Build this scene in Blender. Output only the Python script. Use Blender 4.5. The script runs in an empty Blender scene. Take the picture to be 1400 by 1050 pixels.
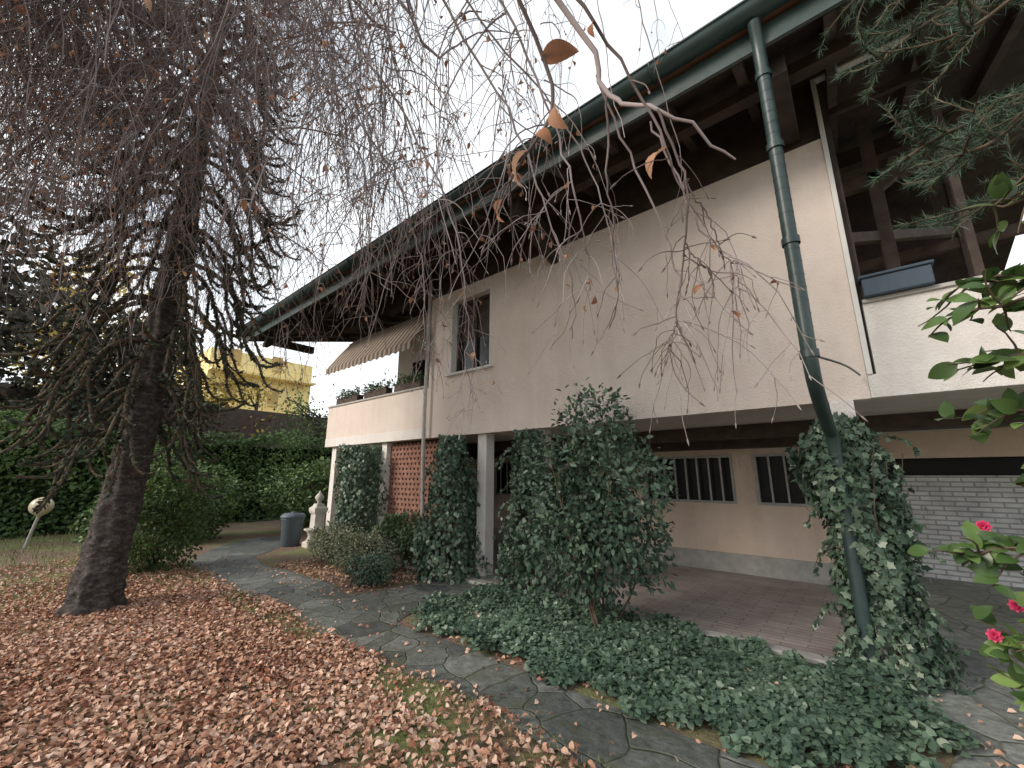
import bpy, math, numpy as np
from mathutils import Vector
rng=np.random.default_rng(7)
scene=bpy.context.scene
scene.view_settings.view_transform='Standard'; scene.view_settings.look='None'; scene.view_settings.exposure=0
# ---------------------------------------------------------------- materials
def newmat(name):
    m=bpy.data.materials.new(name); m.use_nodes=True
    nt=m.node_tree; return m,nt,nt.nodes['Principled BSDF']
def ramp(nt,src,stops,interp='LINEAR'):
    r=nt.nodes.new('ShaderNodeValToRGB'); cr=r.color_ramp; cr.interpolation=interp
    while len(cr.elements)<len(stops): cr.elements.new(0.5)
    for e,(p,c) in zip(cr.elements,stops):
        e.position=p; e.color=(c[0],c[1],c[2],1)
    nt.links.new(src,r.inputs[0]); return r.outputs[0]
def objco(nt,scale=(1,1,1)):
    t=nt.nodes.new('ShaderNodeTexCoord'); mp=nt.nodes.new('ShaderNodeMapping'); mp.inputs['Scale'].default_value=scale
    nt.links.new(t.outputs['Object'],mp.inputs[0]); return mp.outputs[0]
def noise(nt,vec,scale,detail=4,rough=.55):
    n=nt.nodes.new('ShaderNodeTexNoise'); n.inputs['Scale'].default_value=scale; n.inputs['Detail'].default_value=detail; n.inputs['Roughness'].default_value=rough
    nt.links.new(vec,n.inputs['Vector']); return n.outputs[0]
def mix(nt,a,b,f,mode='MIX'):
    m=nt.nodes.new('ShaderNodeMix'); m.data_type='RGBA'; m.blend_type=mode
    for s,v in ((m.inputs[0],f),(m.inputs[6],a),(m.inputs[7],b)):
        if hasattr(v,'links'): nt.links.new(v,s)
        elif isinstance(v,(int,float)): s.default_value=v
        else: s.default_value=(v[0],v[1],v[2],1)
    return m.outputs[2]
def bump(nt,bs,h,strength,dist=.02):
    b=nt.nodes.new('ShaderNodeBump'); b.inputs['Strength'].default_value=strength; b.inputs['Distance'].default_value=dist
    nt.links.new(h,b.inputs['Height']); nt.links.new(b.outputs[0],bs.inputs['Normal'])
def noisy(name,c1,c2,scale=3,rough=.8,bs=0.2,bscale=60,bdist=.01,spec=.3,metal=0,det=4):
    m,nt,b=newmat(name); v=objco(nt)
    nt.links.new(ramp(nt,noise(nt,v,scale,det),[(.3,c1),(.7,c2)]),b.inputs['Base Color'])
    b.inputs['Roughness'].default_value=rough; b.inputs['Specular IOR Level'].default_value=spec; b.inputs['Metallic'].default_value=metal
    if bs: bump(nt,b,noise(nt,v,bscale,3),bs,bdist)
    return m
def diffmat(name,c1,c2,scale=3):
    m,nt,b=newmat(name); nt.nodes.remove(b); d=nt.nodes.new('ShaderNodeBsdfDiffuse')
    nt.links.new(ramp(nt,noise(nt,objco(nt),scale,1),[(.3,c1),(.7,c2)]),d.inputs[0]); nt.links.new(d.outputs[0],nt.nodes['Material Output'].inputs[0]); return m
def leafmat(name,stops,rough=.5,trans=.2,spec=.3):
    m,nt,b=newmat(name); a=nt.nodes.new('ShaderNodeAttribute'); a.attribute_name='rnd'
    c=ramp(nt,a.outputs['Fac'],stops)
    if spec<=.2:
        nt.nodes.remove(b); b=nt.nodes.new('ShaderNodeBsdfDiffuse'); nt.links.new(c,b.inputs[0]); nt.links.new(b.outputs[0],nt.nodes['Material Output'].inputs[0])
    else:
        nt.links.new(c,b.inputs['Base Color']); b.inputs['Roughness'].default_value=rough; b.inputs['Specular IOR Level'].default_value=spec
    if trans:
        t=nt.nodes.new('ShaderNodeBsdfTranslucent'); nt.links.new(c,t.inputs[0])
        mx=nt.nodes.new('ShaderNodeMixShader'); mx.inputs[0].default_value=trans
        nt.links.new(b.outputs[0],mx.inputs[1]); nt.links.new(t.outputs[0],mx.inputs[2])
        nt.links.new(mx.outputs[0],nt.nodes['Material Output'].inputs[0])
    return m
def plaster(name,c1,c2):
    m,nt,b=newmat(name); v=objco(nt)
    c=ramp(nt,noise(nt,v,.9,5,.6),[(.3,c1),(.7,c2)])
    v2=objco(nt,(4,4,.35)); st=ramp(nt,noise(nt,v2,1.2,4),[(.3,(.84,.82,.80)),(.6,(1,1,1))])
    v3=noise(nt,v,3.5,5,.75); bl=ramp(nt,v3,[(.32,(.90,.89,.88)),(.55,(1,1,1))])
    c=mix(nt,c,bl,.7,'MULTIPLY')
    nt.links.new(mix(nt,c,st,.45,'MULTIPLY'),b.inputs['Base Color']); b.inputs['Roughness'].default_value=.9
    bump(nt,b,noise(nt,v,45,4,.75),.9,.014); return m
def crazy(name,scale,stops,joint,jw=.03,loc_noise=.25):
    m,nt,b=newmat(name); v=objco(nt)
    n=nt.nodes.new('ShaderNodeTexNoise'); n.inputs['Scale'].default_value=2.2; nt.links.new(v,n.inputs['Vector'])
    add=nt.nodes.new('ShaderNodeVectorMath'); add.operation='MULTIPLY_ADD'; nt.links.new(n.outputs['Color'],add.inputs[0]); add.inputs[1].default_value=(loc_noise,loc_noise,0); nt.links.new(v,add.inputs[2])
    vd=nt.nodes.new('ShaderNodeTexVoronoi'); vd.voronoi_dimensions='2D'; vd.feature='DISTANCE_TO_EDGE'; vd.inputs['Scale'].default_value=scale; nt.links.new(add.outputs[0],vd.inputs['Vector'])
    vc=nt.nodes.new('ShaderNodeTexVoronoi'); vc.voronoi_dimensions='2D'; vc.inputs['Scale'].default_value=scale; nt.links.new(add.outputs[0],vc.inputs['Vector'])
    sep=nt.nodes.new('ShaderNodeSeparateColor'); nt.links.new(vc.outputs['Color'],sep.inputs[0])
    c=ramp(nt,sep.outputs[0],stops); gr=ramp(nt,noise(nt,v,9,6,.75),[(.3,(.42,.42,.42)),(.7,(1.35,1.35,1.35))]); c=mix(nt,c,gr,1.0,'MULTIPLY')
    ms=ramp(nt,noise(nt,v,2.5,5,.7),[(.52,(0,0,0)),(.66,(.6,.6,.6))]); c=mix(nt,c,joint,ms)
    j=ramp(nt,vd.outputs['Distance'],[(0,(0,0,0)),(jw,(1,1,1))])
    nt.links.new(mix(nt,joint,c,j),b.inputs['Base Color'])
    b.inputs['Roughness'].default_value=.55; b.inputs['Specular IOR Level'].default_value=.35
    ad=nt.nodes.new('ShaderNodeMath'); ad.operation='MULTIPLY_ADD'; nt.links.new(noise(nt,v,25,4),ad.inputs[0]); ad.inputs[1].default_value=.7
    nt.links.new(j,ad.inputs[2]); bump(nt,b,ad.outputs[0],.8,.015); return m
def brickmat(name,c1,c2,mort,bw,rh,ms=.01,rough=.8,plane='XY',bs=.6):
    m,nt,b=newmat(name); t=nt.nodes.new('ShaderNodeTexCoord'); mp=nt.nodes.new('ShaderNodeMapping')
    nt.links.new(t.outputs['Object'],mp.inputs[0])
    if plane=='XZ': mp.inputs['Rotation'].default_value=(math.radians(-90),0,0)
    br=nt.nodes.new('ShaderNodeTexBrick'); nt.links.new(mp.outputs[0],br.inputs['Vector'])
    br.inputs['Scale'].default_value=1; br.inputs['Brick Width'].default_value=bw; br.inputs['Row Height'].default_value=rh; br.inputs['Mortar Size'].default_value=ms
    br.inputs['Color1'].default_value=(*c1,1); br.inputs['Color2'].default_value=(*c2,1); br.inputs['Mortar'].default_value=(*mort,1)
    gr=ramp(nt,noise(nt,mp.outputs[0],3,6,.7),[(.3,(.65,.65,.65)),(.7,(1.15,1.15,1.15))])
    nt.links.new(mix(nt,br.outputs['Color'],gr,1.0,'MULTIPLY'),b.inputs['Base Color']); b.inputs['Roughness'].default_value=rough
    inv=nt.nodes.new('ShaderNodeMath'); inv.operation='SUBTRACT'; inv.inputs[0].default_value=1; nt.links.new(br.outputs['Fac'],inv.inputs[1])
    bump(nt,b,inv.outputs[0],bs,.01); return m

M_plaster=plaster('plaster',(.72,.615,.55),(.79,.705,.645))
M_plasterw=plaster('plaster_pale',(.74,.70,.66),(.81,.78,.75))
M_plaster2=plaster('plaster_peach',(.77,.60,.47),(.82,.68,.57))
M_white=noisy('white_paint',(.62,.62,.60),(.72,.72,.70),4,.6,.1)
M_ceil=plaster('ceiling_plaster',(.66,.61,.55),(.74,.69,.63))
M_wood=noisy('dark_wood',(.030,.021,.018),(.065,.046,.038),5,.7,.4,30)
M_wood2=noisy('brown_wood',(.055,.038,.032),(.10,.072,.058),6,.7,.4,30)
M_green=noisy('green_metal',(.022,.044,.044),(.045,.072,.068),6,.4,.08,18,spec=.5)
M_tile=noisy('roof_tiles',(.2,.1,.07),(.3,.16,.11),6)
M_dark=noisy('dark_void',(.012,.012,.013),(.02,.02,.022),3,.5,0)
M_glass=noisy('window_glass',(.012,.014,.017),(.02,.023,.028),2,.12,0,spec=.6)
M_glassd=noisy('dull_glass',(.012,.012,.013),(.025,.025,.026),2,.4,0,spec=.2)
M_stone=noisy('grey_stone',(.36,.35,.33),(.50,.48,.45),8,.8,.3,40)
M_planter=noisy('grey_plastic',(.055,.08,.11),(.07,.10,.135),8,.6,.1)
M_path=crazy('flagstone_path',2.6,[(0,(.085,.092,.088)),(.5,(.13,.14,.13)),(1,(.20,.208,.195))],(.085,.095,.055),.03)
M_pave=crazy('flagstone_paving',1.6,[(0,(.20,.215,.20)),(.5,(.26,.275,.255)),(1,(.34,.35,.325))],(.16,.17,.13),.03)
M_floor=brickmat('porphyry_floor',(.40,.34,.32),(.50,.43,.405),(.26,.23,.22),.42,.09,.008,.45)
M_wbrick=brickmat('white_brickwork',(.66,.67,.68),(.77,.78,.79),(.40,.41,.42),.26,.075,.012,.7,'XZ',1)
M_brick=noisy('terracotta_brick',(.17,.085,.062),(.31,.165,.125),11,.85,.3,50)
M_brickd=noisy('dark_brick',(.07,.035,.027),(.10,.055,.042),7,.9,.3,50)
m,nt,b=newmat('bark_dark'); v=objco(nt,(1,1,1.8)); n_=noise(nt,v,11,5,.7)
nt.links.new(ramp(nt,n_,[(.32,(.025,.02,.018)),(.5,(.085,.07,.063)),(.66,(.21,.185,.17))]),b.inputs['Base Color']); b.inputs['Roughness'].default_value=.95; bump(nt,b,n_,1.0,.12); M_bark=m
M_twig=diffmat('beech_twig',(.17,.135,.13),(.36,.31,.31))
M_twign=diffmat('beech_twig_dark',(.085,.065,.062),(.19,.155,.15),6)
M_stem=diffmat('stem_brown',(.08,.06,.045),(.15,.12,.09),10)
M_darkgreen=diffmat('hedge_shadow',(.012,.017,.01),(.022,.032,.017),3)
# ---------------------------------------------------------------- helpers
def link(o,parent=None):
    scene.collection.objects.link(o)
    if parent: o.parent=parent
    return o
def empty(name):
    e=bpy.data.objects.new(name,None); e.empty_display_size=.3; return link(e)
def mesh_np(name,V,F,mat,parent=None,rnd=None,smooth=False):
    me=bpy.data.meshes.new(name); V=np.asarray(V,dtype=np.float32); F=np.asarray(F,dtype=np.int32)
    k=F.shape[1]; me.vertices.add(len(V)); me.vertices.foreach_set('co',V.ravel())
    me.loops.add(F.size); me.loops.foreach_set('vertex_index',F.ravel())
    me.polygons.add(len(F)); me.polygons.foreach_set('loop_start',np.arange(0,F.size,k,dtype=np.int32)); me.polygons.foreach_set('loop_total',np.full(len(F),k,dtype=np.int32))
    if smooth: me.polygons.foreach_set('use_smooth',np.ones(len(F),dtype=bool))
    me.update(calc_edges=True)
    if rnd is not None:
        a=me.attributes.new('rnd','FLOAT','POINT'); a.data.foreach_set('value',np.asarray(rnd,dtype=np.float32))
    me.materials.append(mat); return link(bpy.data.objects.new(name,me),parent)
def pym(name,V,F,mat,parent=None,smooth=False,bev=0):
    me=bpy.data.meshes.new(name); me.from_pydata(V,[],F); me.update(); me.materials.append(mat)
    if smooth:
        for p in me.polygons: p.use_smooth=True
    o=link(bpy.data.objects.new(name,me),parent)
    if bev:
        b=o.modifiers.new('b','BEVEL'); b.width=bev; b.segments=2; b.limit_method='ANGLE'
    return o
BF=[(0,3,2,1),(4,5,6,7),(0,1,5,4),(1,2,6,5),(2,3,7,6),(3,0,4,7)]
def boxv(x0,x1,y0,y1,z0,z1): return [(x0,y0,z0),(x1,y0,z0),(x1,y1,z0),(x0,y1,z0),(x0,y0,z1),(x1,y0,z1),(x1,y1,z1),(x0,y1,z1)]
def box(name,x0,x1,y0,y1,z0,z1,mat,parent=None,bev=0): return pym(name,boxv(x0,x1,y0,y1,z0,z1),BF,mat,parent,bev=bev)
def boxes(name,L,mat,parent=None,bev=0):
    V=[];F=[]
    for b in L:
        o=len(V); V+= boxv(*b) if len(b)==6 else b; F+=[tuple(i+o for i in f) for f in BF]
    return pym(name,V,F,mat,parent,bev=bev)
def beam(p,q,w,h):
    p=Vector(p);q=Vector(q);d=(q-p).normalized();s=d.cross(Vector((0,0,1)))
    if s.length<.01: s=Vector((1,0,0))
    s.normalize();u=s.cross(d);s*=w/2;u*=h/2
    return [tuple(c) for c in (p-s-u,p+s-u,p+s+u,p-s+u,q-s-u,q+s-u,q+s+u,q-s+u)]
def nrm(a): return a/np.maximum(np.linalg.norm(a,axis=-1,keepdims=True),1e-9)
def grow(S,D,L,n,droop,nz):
    N=len(S); P=np.zeros((N,n,3)); P[:,0]=S; D=nrm(D.copy()); st=(np.broadcast_to(L,(N,))/(n-1))[:,None]
    for i in range(1,n):
        D=nrm(D+np.array([0,0,-droop])+nz*rng.normal(size=(N,3))); P[:,i]=P[:,i-1]+D*st
    return P
def tubes(P,R,k=3):
    P=np.asarray(P,float);N,n,_=P.shape; T=nrm(np.gradient(P,axis=1)); ref=np.array([.31,.94,.11])
    U=nrm(np.cross(T,ref)); W=np.cross(T,U); a=np.arange(k)*2*np.pi/k
    V=P[:,:,None,:]+R[:,:,None,None]*(np.cos(a)[None,None,:,None]*U[:,:,None,:]+np.sin(a)[None,None,:,None]*W[:,:,None,:])
    idx=np.arange(N*n*k).reshape(N,n,k); A=idx[:,:-1,:];B=idx[:,1:,:]
    F=np.stack([A,np.roll(A,-1,2),np.roll(B,-1,2),B],-1).reshape(-1,4)
    return V.reshape(-1,3),F
class TB:
    def __init__(s): s.V=[];s.F=[];s.n=0
    def add(s,P,R,k=3):
        v,f=tubes(P,R,k); s.V.append(v); s.F.append(f+s.n); s.n+=len(v)
    def build(s,name,mat,parent=None,smooth=True): return mesh_np(name,np.concatenate(s.V),np.concatenate(s.F),mat,parent,smooth=smooth)
def rad(N,n,r0,r1):
    t=np.linspace(0,1,n)[None,:]; r0=np.broadcast_to(r0,(N,))[:,None]; r1=np.broadcast_to(r1,(N,))[:,None]; return r0*(1-t)+r1*t
def spline(pts,n=24,wob=0):
    pts=np.array(pts,float); m=len(pts); t=np.linspace(0,m-1,n); out=[]
    for u in t:
        i=min(int(u),m-2); f=u-i; p0=pts[max(i-1,0)];p1=pts[i];p2=pts[i+1];p3=pts[min(i+2,m-1)]
        out.append(.5*((2*p1)+(-p0+p2)*f+(2*p0-5*p1+4*p2-p3)*f*f+(-p0+3*p1-3*p2+p3)*f**3))
    out=np.array(out)
    if wob: out[1:]+=rng.normal(size=out[1:].shape)*wob
    return out
T_simple=(np.array([(0,0,0),(.5,.28,.06),(.5,0,-.02),(.5,-.28,.06),(1,0,.03)]),np.array([(0,2,1),(0,3,2),(1,2,4),(2,3,4)]))
T_ivy=(np.array([(.35,0,.05),(0,0,0),(-.08,.32,-.03),(.28,.3,0),(.45,.5,-.05),(.62,.24,0),(1,0,-.06),(.62,-.24,0),(.45,-.5,-.05),(.28,-.3,0),(-.08,-.32,-.03)]),
  np.array([(0,i,i+1) for i in range(1,10)]+[(0,10,1)]))
T_ivys=(np.array([(.35,0,.05),(0,0,0),(-.05,.36,-.02),(.45,.42,-.05),(1,0,-.06),(.45,-.42,-.05),(-.05,-.36,-.02)]),
  np.array([(0,i,i+1) for i in range(1,6)]+[(0,6,1)]))
def T_ell(w=.22,fold=.06,curl=.1,ns=6,rib=0):
    V=[];F=[]
    for i in range(ns+1):
        t=i/ns; ww=w*math.sin(math.pi*min(t**.8,1))**.8 if 0<t<1 else 0.004; z=-curl*(2*t-1)**2+curl; rz_=rib*(i%2)
        V+=[(t,ww,z+fold*ww/w+rz_),(t,0,z),(t,-ww,z+fold*ww/w+rz_)]
    for i in range(ns):
        a=3*i
        for s in (0,1): F+=[(a+s,a+s+1,a+s+4),(a+s,a+s+4,a+s+3)]
    return np.array(V),np.array(F)
T_cam=T_ell(.30,.05,.09,7)
T_dry=T_ell(.25,.16,.35,5)
def leaves(name,pos,d,nv,size,T,mat,parent=None,rnd=None,smooth=False):
    N=len(pos); d=nrm(d); s=nrm(np.cross(nv,d)); n=np.cross(d,s); size=np.broadcast_to(size,(N,))[:,None,None]
    V0,F0=T; V=pos[:,None,:]+size*(V0[None,:,0:1]*d[:,None]+V0[None,:,1:2]*s[:,None]+V0[None,:,2:3]*n[:,None])
    F=(F0[None]+(np.arange(N)*len(V0))[:,None,None]).reshape(-1,3)
    if rnd is None: rnd=rng.random(N)
    return mesh_np(name,V.reshape(-1,3),F,mat,parent,rnd=np.repeat(rnd,len(V0)),smooth=smooth)
def rv(N): return nrm(rng.normal(size=(N,3)))
def pn(p,f,seed=0):
    x,y,z=p[...,0]*f+seed,p[...,1]*f+seed*1.7,p[...,2]*f+seed*.6
    return (np.sin(x*1.3+1.7*np.sin(y*.9+z*.4))+np.sin(y*1.7+1.3*np.sin(z*1.1+x*.5))+np.sin(z*1.5+1.9*np.sin(x*.8)))/3
# ---------------------------------------------------------------- ground
def poly(name,pts,z,mat,parent=None,h=0):
    pts=[(x,y,z) for x,y in pts]
    return pym(name,pts,[tuple(range(len(pts)))],mat,parent)
m,nt,b=newmat('soil_grass'); v=objco(nt)
n1=noise(nt,v,.9,5,.65); soil=ramp(nt,noise(nt,v,14,5,.7),[(.3,(.10,.068,.05)),(.7,(.25,.165,.12))]); gr=ramp(nt,noise(nt,v,22,5,.7),[(.3,(.10,.125,.04)),(.7,(.25,.27,.11))])
nt.links.new(mix(nt,soil,gr,ramp(nt,n1,[(.46,(0,0,0)),(.60,(1,1,1))])),b.inputs['Base Color']); b.inputs['Roughness'].default_value=1; bump(nt,b,noise(nt,v,30,4,.7),.8,.03)
M_ground=m
pym('ground',[(-150,-150,0),(150,-150,0),(150,150,0),(-150,150,0)],[(0,1,2,3)],M_ground)
def wav(xs,y,a,ph): return [(x,y+a*math.sin(x*1.9+ph)+a*.6*math.sin(x*4.3+ph*2)) for x in xs]
xs=np.linspace(4,-9.9,60)
poly('garden_path',wav(xs,2.36,.05,0)+[(-11.5,3.2),(-12.5,4.4),(-12.2,5.2),(-11.0,4.6),(-10,3.8)]+wav(np.linspace(-9.6,-5.6,16),3.3,.06,2)+[(-5.4,4.2),(-5.5,4.74),(-4.5,4.74),(-4.35,4.3),(-4.35,3.3)]+wav(np.linspace(-4.2,4,30),3.02,.03,1),.006,M_path)
poly('portico_floor',[(-8.2,4.88),(-.15,4.88),(-.15,8),(-8.2,8)],.03,M_floor)
poly('courtyard_paving',[(-.15,4.8),(.2,3.9),(.05,3.2),(9,3.2),(9,12),(-.15,12)],.010,M_pave)
boxes('portico_kerb',[(-8.2,-.15,4.74,4.88,0,.05)],M_stone,None,.008)
# ---------------------------------------------------------------- house
H=empty('villa_house')
WX0,WX1=-6.35,.15
boxes('wall_front',[(WX0,-5.7,5,5.3,2.3,5.15),(-4.7,WX1,5,5.3,2.3,5.15),(-5.7,-4.7,5,5.3,2.3,3.48),(-5.7,-4.7,5,5.3,4.9,5.15)],M_plaster,H)
boxes('timber_wall_plate',[(WX0,WX1,5.04,5.3,5.15,6.0),(-10.4,WX0,5.04,5.24,5.35,5.75)],M_wood,H)
boxes('side_walls',[(-.1,WX1,5.3,9.5,2.5,5.9),(WX0,WX0+.25,5.3,7,2.5,5.9)],M_plaster,H)
boxes('rear_walls',[(-10.4,WX1,7,7.2,2.5,6.2)],M_ceil,H)
boxes('loggia_rear_boarding',[(.15,1.35,8.2,8.4,2.5,6.3)],M_wood,H)
boxes('floor_slab',[(-10.4,4.4,5.012,10.2,2.302,2.5)],M_ceil,H)
boxes('slab_edge',[(WX1+.002,4.4,4.985,5.01,2.3,2.52),(-10.4,WX0-.002,4.99,5.01,2.3,2.5)],M_plasterw,H,.006)
boxes('parapet_right',[(WX1+.07,4.4,5.03,5.2,2.52,3.22)],M_plasterw,H)
boxes('parapet_left',[(-10.4,WX0-.002,5.0,5.14,2.502,3.3),(-10.4,-10.26,5.142,7,2.502,3.3)],M_plaster,H)
boxes('parapet_cap',[(-10.43,WX0-.004,4.97,5.17,3.302,3.345),(WX1+.07,4.4,5.0,5.23,3.222,3.26)],M_stone,H,.006)
boxes('loggia_frame',[(WX1+.002,WX1+.045,4.97,5.05,2.52,5.86),(WX1+.002,2.95,4.965,5.045,5.862,5.92)],M_white,H,.004)
boxes('loggia_inner_frame',[(WX1+.05,WX1+.10,5.06,5.12,3.27,5.86),(.98,1.04,5.06,5.12,3.27,5.86),(WX1+.10,.98,5.06,5.12,5.42,5.50)],M_wood,H)
boxes('window_frame',[(-5.72,-5.695,4.985,5.12,3.46,4.92),(-4.705,-4.68,4.985,5.12,3.46,4.92),(-5.80,-4.60,4.93,5.12,3.42,3.46)],M_white,H,.004)
boxes('window_sash',[(-5.69,-5.62,5.13,5.17,3.46,4.9),(-4.78,-4.71,5.13,5.17,3.46,4.9),(-5.23,-5.17,5.13,5.17,3.46,4.9),(-5.62,-4.78,5.13,5.17,3.46,3.53),(-5.62,-4.78,5.13,5.17,4.83,4.9)],M_wood,H)
box('window_glass',-5.69,-4.71,5.18,5.2,3.44,4.9,M_glass,H)
boxes('window_roller_blind',[(-5.69,-4.71,5.175,5.179,3.46+i*.06,3.46+i*.06+.05) for i in range(11,24)],M_wood2,H)
boxes('balcony_door',[(-9.6,-7.2,6.95,6.99,2.5,4.8)],M_glass,H)
RX0,RX1=-13.5,3.0
def rz(y): return 5.55+.25*(y-3.7)
def slab(name,y0,y1,z0,z1,th,mat,x0=RX0,x1=RX1):
    return pym(name,[(x0,y0,z0),(x1,y0,z0),(x1,y1,z1),(x0,y1,z1),(x0,y0,z0+th),(x1,y0,z0+th),(x1,y1,z1+th),(x0,y1,z1+th)],BF,mat,H)
slab('roof_soffit_boards',3.78,9.3,rz(3.78)+.02,rz(9.3)+.02,.05,M_wood)
slab('roof_tile_layer',3.66,9.3,rz(3.66)+.09,rz(9.3)+.09,.09,M_tile)
slab('roof_rear_boards',9.301,15,rz(9.3)+.02,5.6,.05,M_wood)
slab('roof_rear_tiles',9.301,15.1,rz(9.3)+.09,5.66,.09,M_tile)
R=[]
for x in np.arange(RX0+.15,RX1,.72): R.append(beam((x,3.82,rz(3.82)-.05),(x,9.2,rz(9.2)-.05),.09,.13))
boxes('rafters',R,M_wood2,H)
boxes('brackets',[beam((x,3.95,5.33),(x,5.3,5.33),.16,.2) for x in (-12.4,-10.3,-8.4,-6.4,-3.3,-.1)]+[beam((x,4.45,5.12),(x,5.05,4.95),.14,.14) for x in (-3.3,)],M_wood,H,.01)
boxes('purlins',[(RX0,RX1,4.25,4.39,5.43,5.55),(RX0,RX1,7.0,7.16,5.95,6.2)],M_wood,H)
boxes('loggia_timber',[beam((.6,6.2,3.0),(.6,6.2,6.0),.12,.12),beam((.6,6.2,5.0),(1.6,6.2,5.7),.1,.12),beam((.2,6.2,5.15),(2.6,6.2,5.15),.12,.16),beam((1.5,7.8,2.6),(1.5,7.8,6.1),.12,.12),beam((.2,7.8,4.7),(2.8,7.8,4.7),.1,.14),beam((.2,5.6,4.2),(1.4,7.8,4.9),.1,.12),beam((2.5,5.15,3.2),(2.5,5.15,5.6),.14,.14)],M_wood2,H,.005)
boxes('fascia',[(RX0,RX1,3.72,3.76,5.40,5.62)],M_green,H)
gv=[];gf=[]
A=[math.pi+math.pi*i/10 for i in range(11)]
for x in (RX0,RX1):
    for a in A: gv.append((x,3.60+.11*math.cos(a),5.72+.11*math.sin(a)))
for i in range(10): gf.append((i,i+1,i+12,i+11))
g=pym('gutter',gv,gf,M_green,H,True); s=g.modifiers.new('s','SOLIDIFY'); s.thickness=.012
tb=TB(); lip=np.array([[(x,3.49,5.725) for x in np.linspace(RX0,RX1,4)]]); tb.add(lip,np.full((1,4),.014),6)
for x in np.arange(RX0+.4,RX1,2.0):   # gutter brackets
    a=np.linspace(math.pi,2*math.pi,9); tb.add(np.array([[(x,3.60+.118*math.cos(q),5.72+.118*math.sin(q)) for q in a]]),np.full((1,9),.012),5)
tb.build('gutter_lip',M_green,H)
def pipe(name,pts,r,mat,parent,k=14,n=40):
    t=TB(); P=spline(pts,n)[None]; t.add(P,np.full((1,n),r),k); return t.build(name,mat,parent)
pipe('downpipe',[(-.19,3.62,5.6),(-.19,3.72,5.35),(-.19,3.74,5.0),(-.19,3.74,4.0),(-.19,3.74,3.0),(-.19,3.74,2.45),(-.19,3.9,2.25),(-.18,4.45,2.02),(-.17,4.66,1.9),(-.17,4.7,1.3),(-.17,4.7,0)],.052,M_green,H,16,70)
t=TB()
for z in (5.1,4.35,3.45,2.5): t.add(np.array([[(-.19,3.74,z-.03),(-.19,3.74,z+.03)]]),np.full((1,2),.064),16)
for z in np.arange(2.6,5.1,.11): t.add(np.array([[(-.19,3.74,z-.004),(-.19,3.74,z+.004)]]),np.full((1,2),.0545),16)
t.build('pipe_collars',M_green,H)
pipe('pipe_tie',[(-.19,3.74,2.5),(0,4.3,2.5),(.1,4.95,2.52)],.009,M_green,H,6,8)
pipe('downpipe_far',[(-6.3,4.9,5.5),(-6.3,4.9,4),(-6.3,4.9,2.2),(-6.3,5.0,0.)],.035,M_stone,H,10,20)
av=[];af=[];nx=60
for i in range(nx+1):
    x=-9.8+3.4*i/nx
    av+=[(x,5.2,5.05),(x,4.85,4.6),(x,4.55,4.15),(x,4.54,4.0-.02*math.cos(i*math.pi/2))]
for i in range(nx):
    for j in range(3): af.append((4*i+j,4*i+4+j,4*i+5+j,4*i+1+j))
m,nt,b=newmat('striped_canvas'); v=objco(nt); w=nt.nodes.new('ShaderNodeTexWave'); w.inputs['Scale'].default_value=1.9; nt.links.new(v,w.inputs[0])
nt.links.new(ramp(nt,w.outputs['Fac'],[(.45,(.34,.29,.24)),(.55,(.13,.09,.07))]),b.inputs['Base Color']); b.inputs['Roughness'].default_value=.9
pym('awning',av,af,m,H)
boxes('rear_wall_ground',[(-8.2,-7.3,8,8.2,0,2.3),(-5.1,-3.3,8,8.2,0,2.3),(-1.72,-1.4,8,8.2,0,2.3),(-.3,0,8,8.2,0,2.3),(-7.3,-6.2,8,8.2,0,1.15),(-3.3,-1.72,8,8.2,0,1.15),(-1.4,-.3,8,8.2,0,1.15),(-7.3,-6.2,8,8.2,1.95,2.3),(-3.3,-1.72,8,8.2,1.95,2.3),(-1.4,-.3,8,8.2,1.95,2.3),(-6.2,-6.0,8,8.2,0,2.3),(-6.0,-5.1,8,8.2,2.05,2.3),(-.2,0,8.2,9.8,0,2.3),(-8.4,-8.2,5.4,8.2,0,2.3),(.0,4.4,9.55,9.68,1.88,2.3)],M_plaster2,H)
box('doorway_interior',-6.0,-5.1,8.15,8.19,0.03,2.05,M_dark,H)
boxes('stone_skirting',[(-8.2,-6.0,7.96,8,0,.33),(-5.1,.02,7.96,8,0,.33)],M_stone,H,.005)
WB=[];WG=[]
for x0,x1 in ((-7.3,-6.2),(-3.3,-1.72),(-1.4,-.3)):
    WB+=[(x0,x1,7.97,8.05,1.13,1.17),(x0,x1,7.97,8.05,1.91,1.95),(x0,x0+.04,7.97,8.05,1.17,1.91),(x1-.04,x1,7.97,8.05,1.17,1.91)]
    n=int((x1-x0)/.19)
    for i in range(1,n): xx=x0+(x1-x0)*i/n; WB.append((xx-.014,xx+.014,7.975,8.0,1.17,1.91))
    WG.append((x0,x1,8.1,8.12,1.15,1.95))
boxes('window_bars',WB,M_stone,H); boxes('basement_glass',WG,M_glassd,H)
boxes('ceiling_beams',[(-8.4,4.2,6.5,6.8,2.12,2.3),(-8.4,.0,7.7,7.99,2.05,2.3)],M_wood2,H)
boxes('columns',[(-5.05,-4.85,5.1,5.3,0,2.3),(-3.85,-3.65,5.1,5.3,0,2.3),(-.16,.02,4.95,5.13,0,2.3),(-8.0,-7.8,5.1,5.3,0,2.3),(-10.2,-10.0,5.1,5.3,0,2.3)],M_plasterw,H)
box('white_brick_wall',0,5,9.7,9.9,0,1.6,M_wbrick,H)
boxes('garage_void',[(0,5,10.05,10.1,0,2.3)],M_dark,H)
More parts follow.
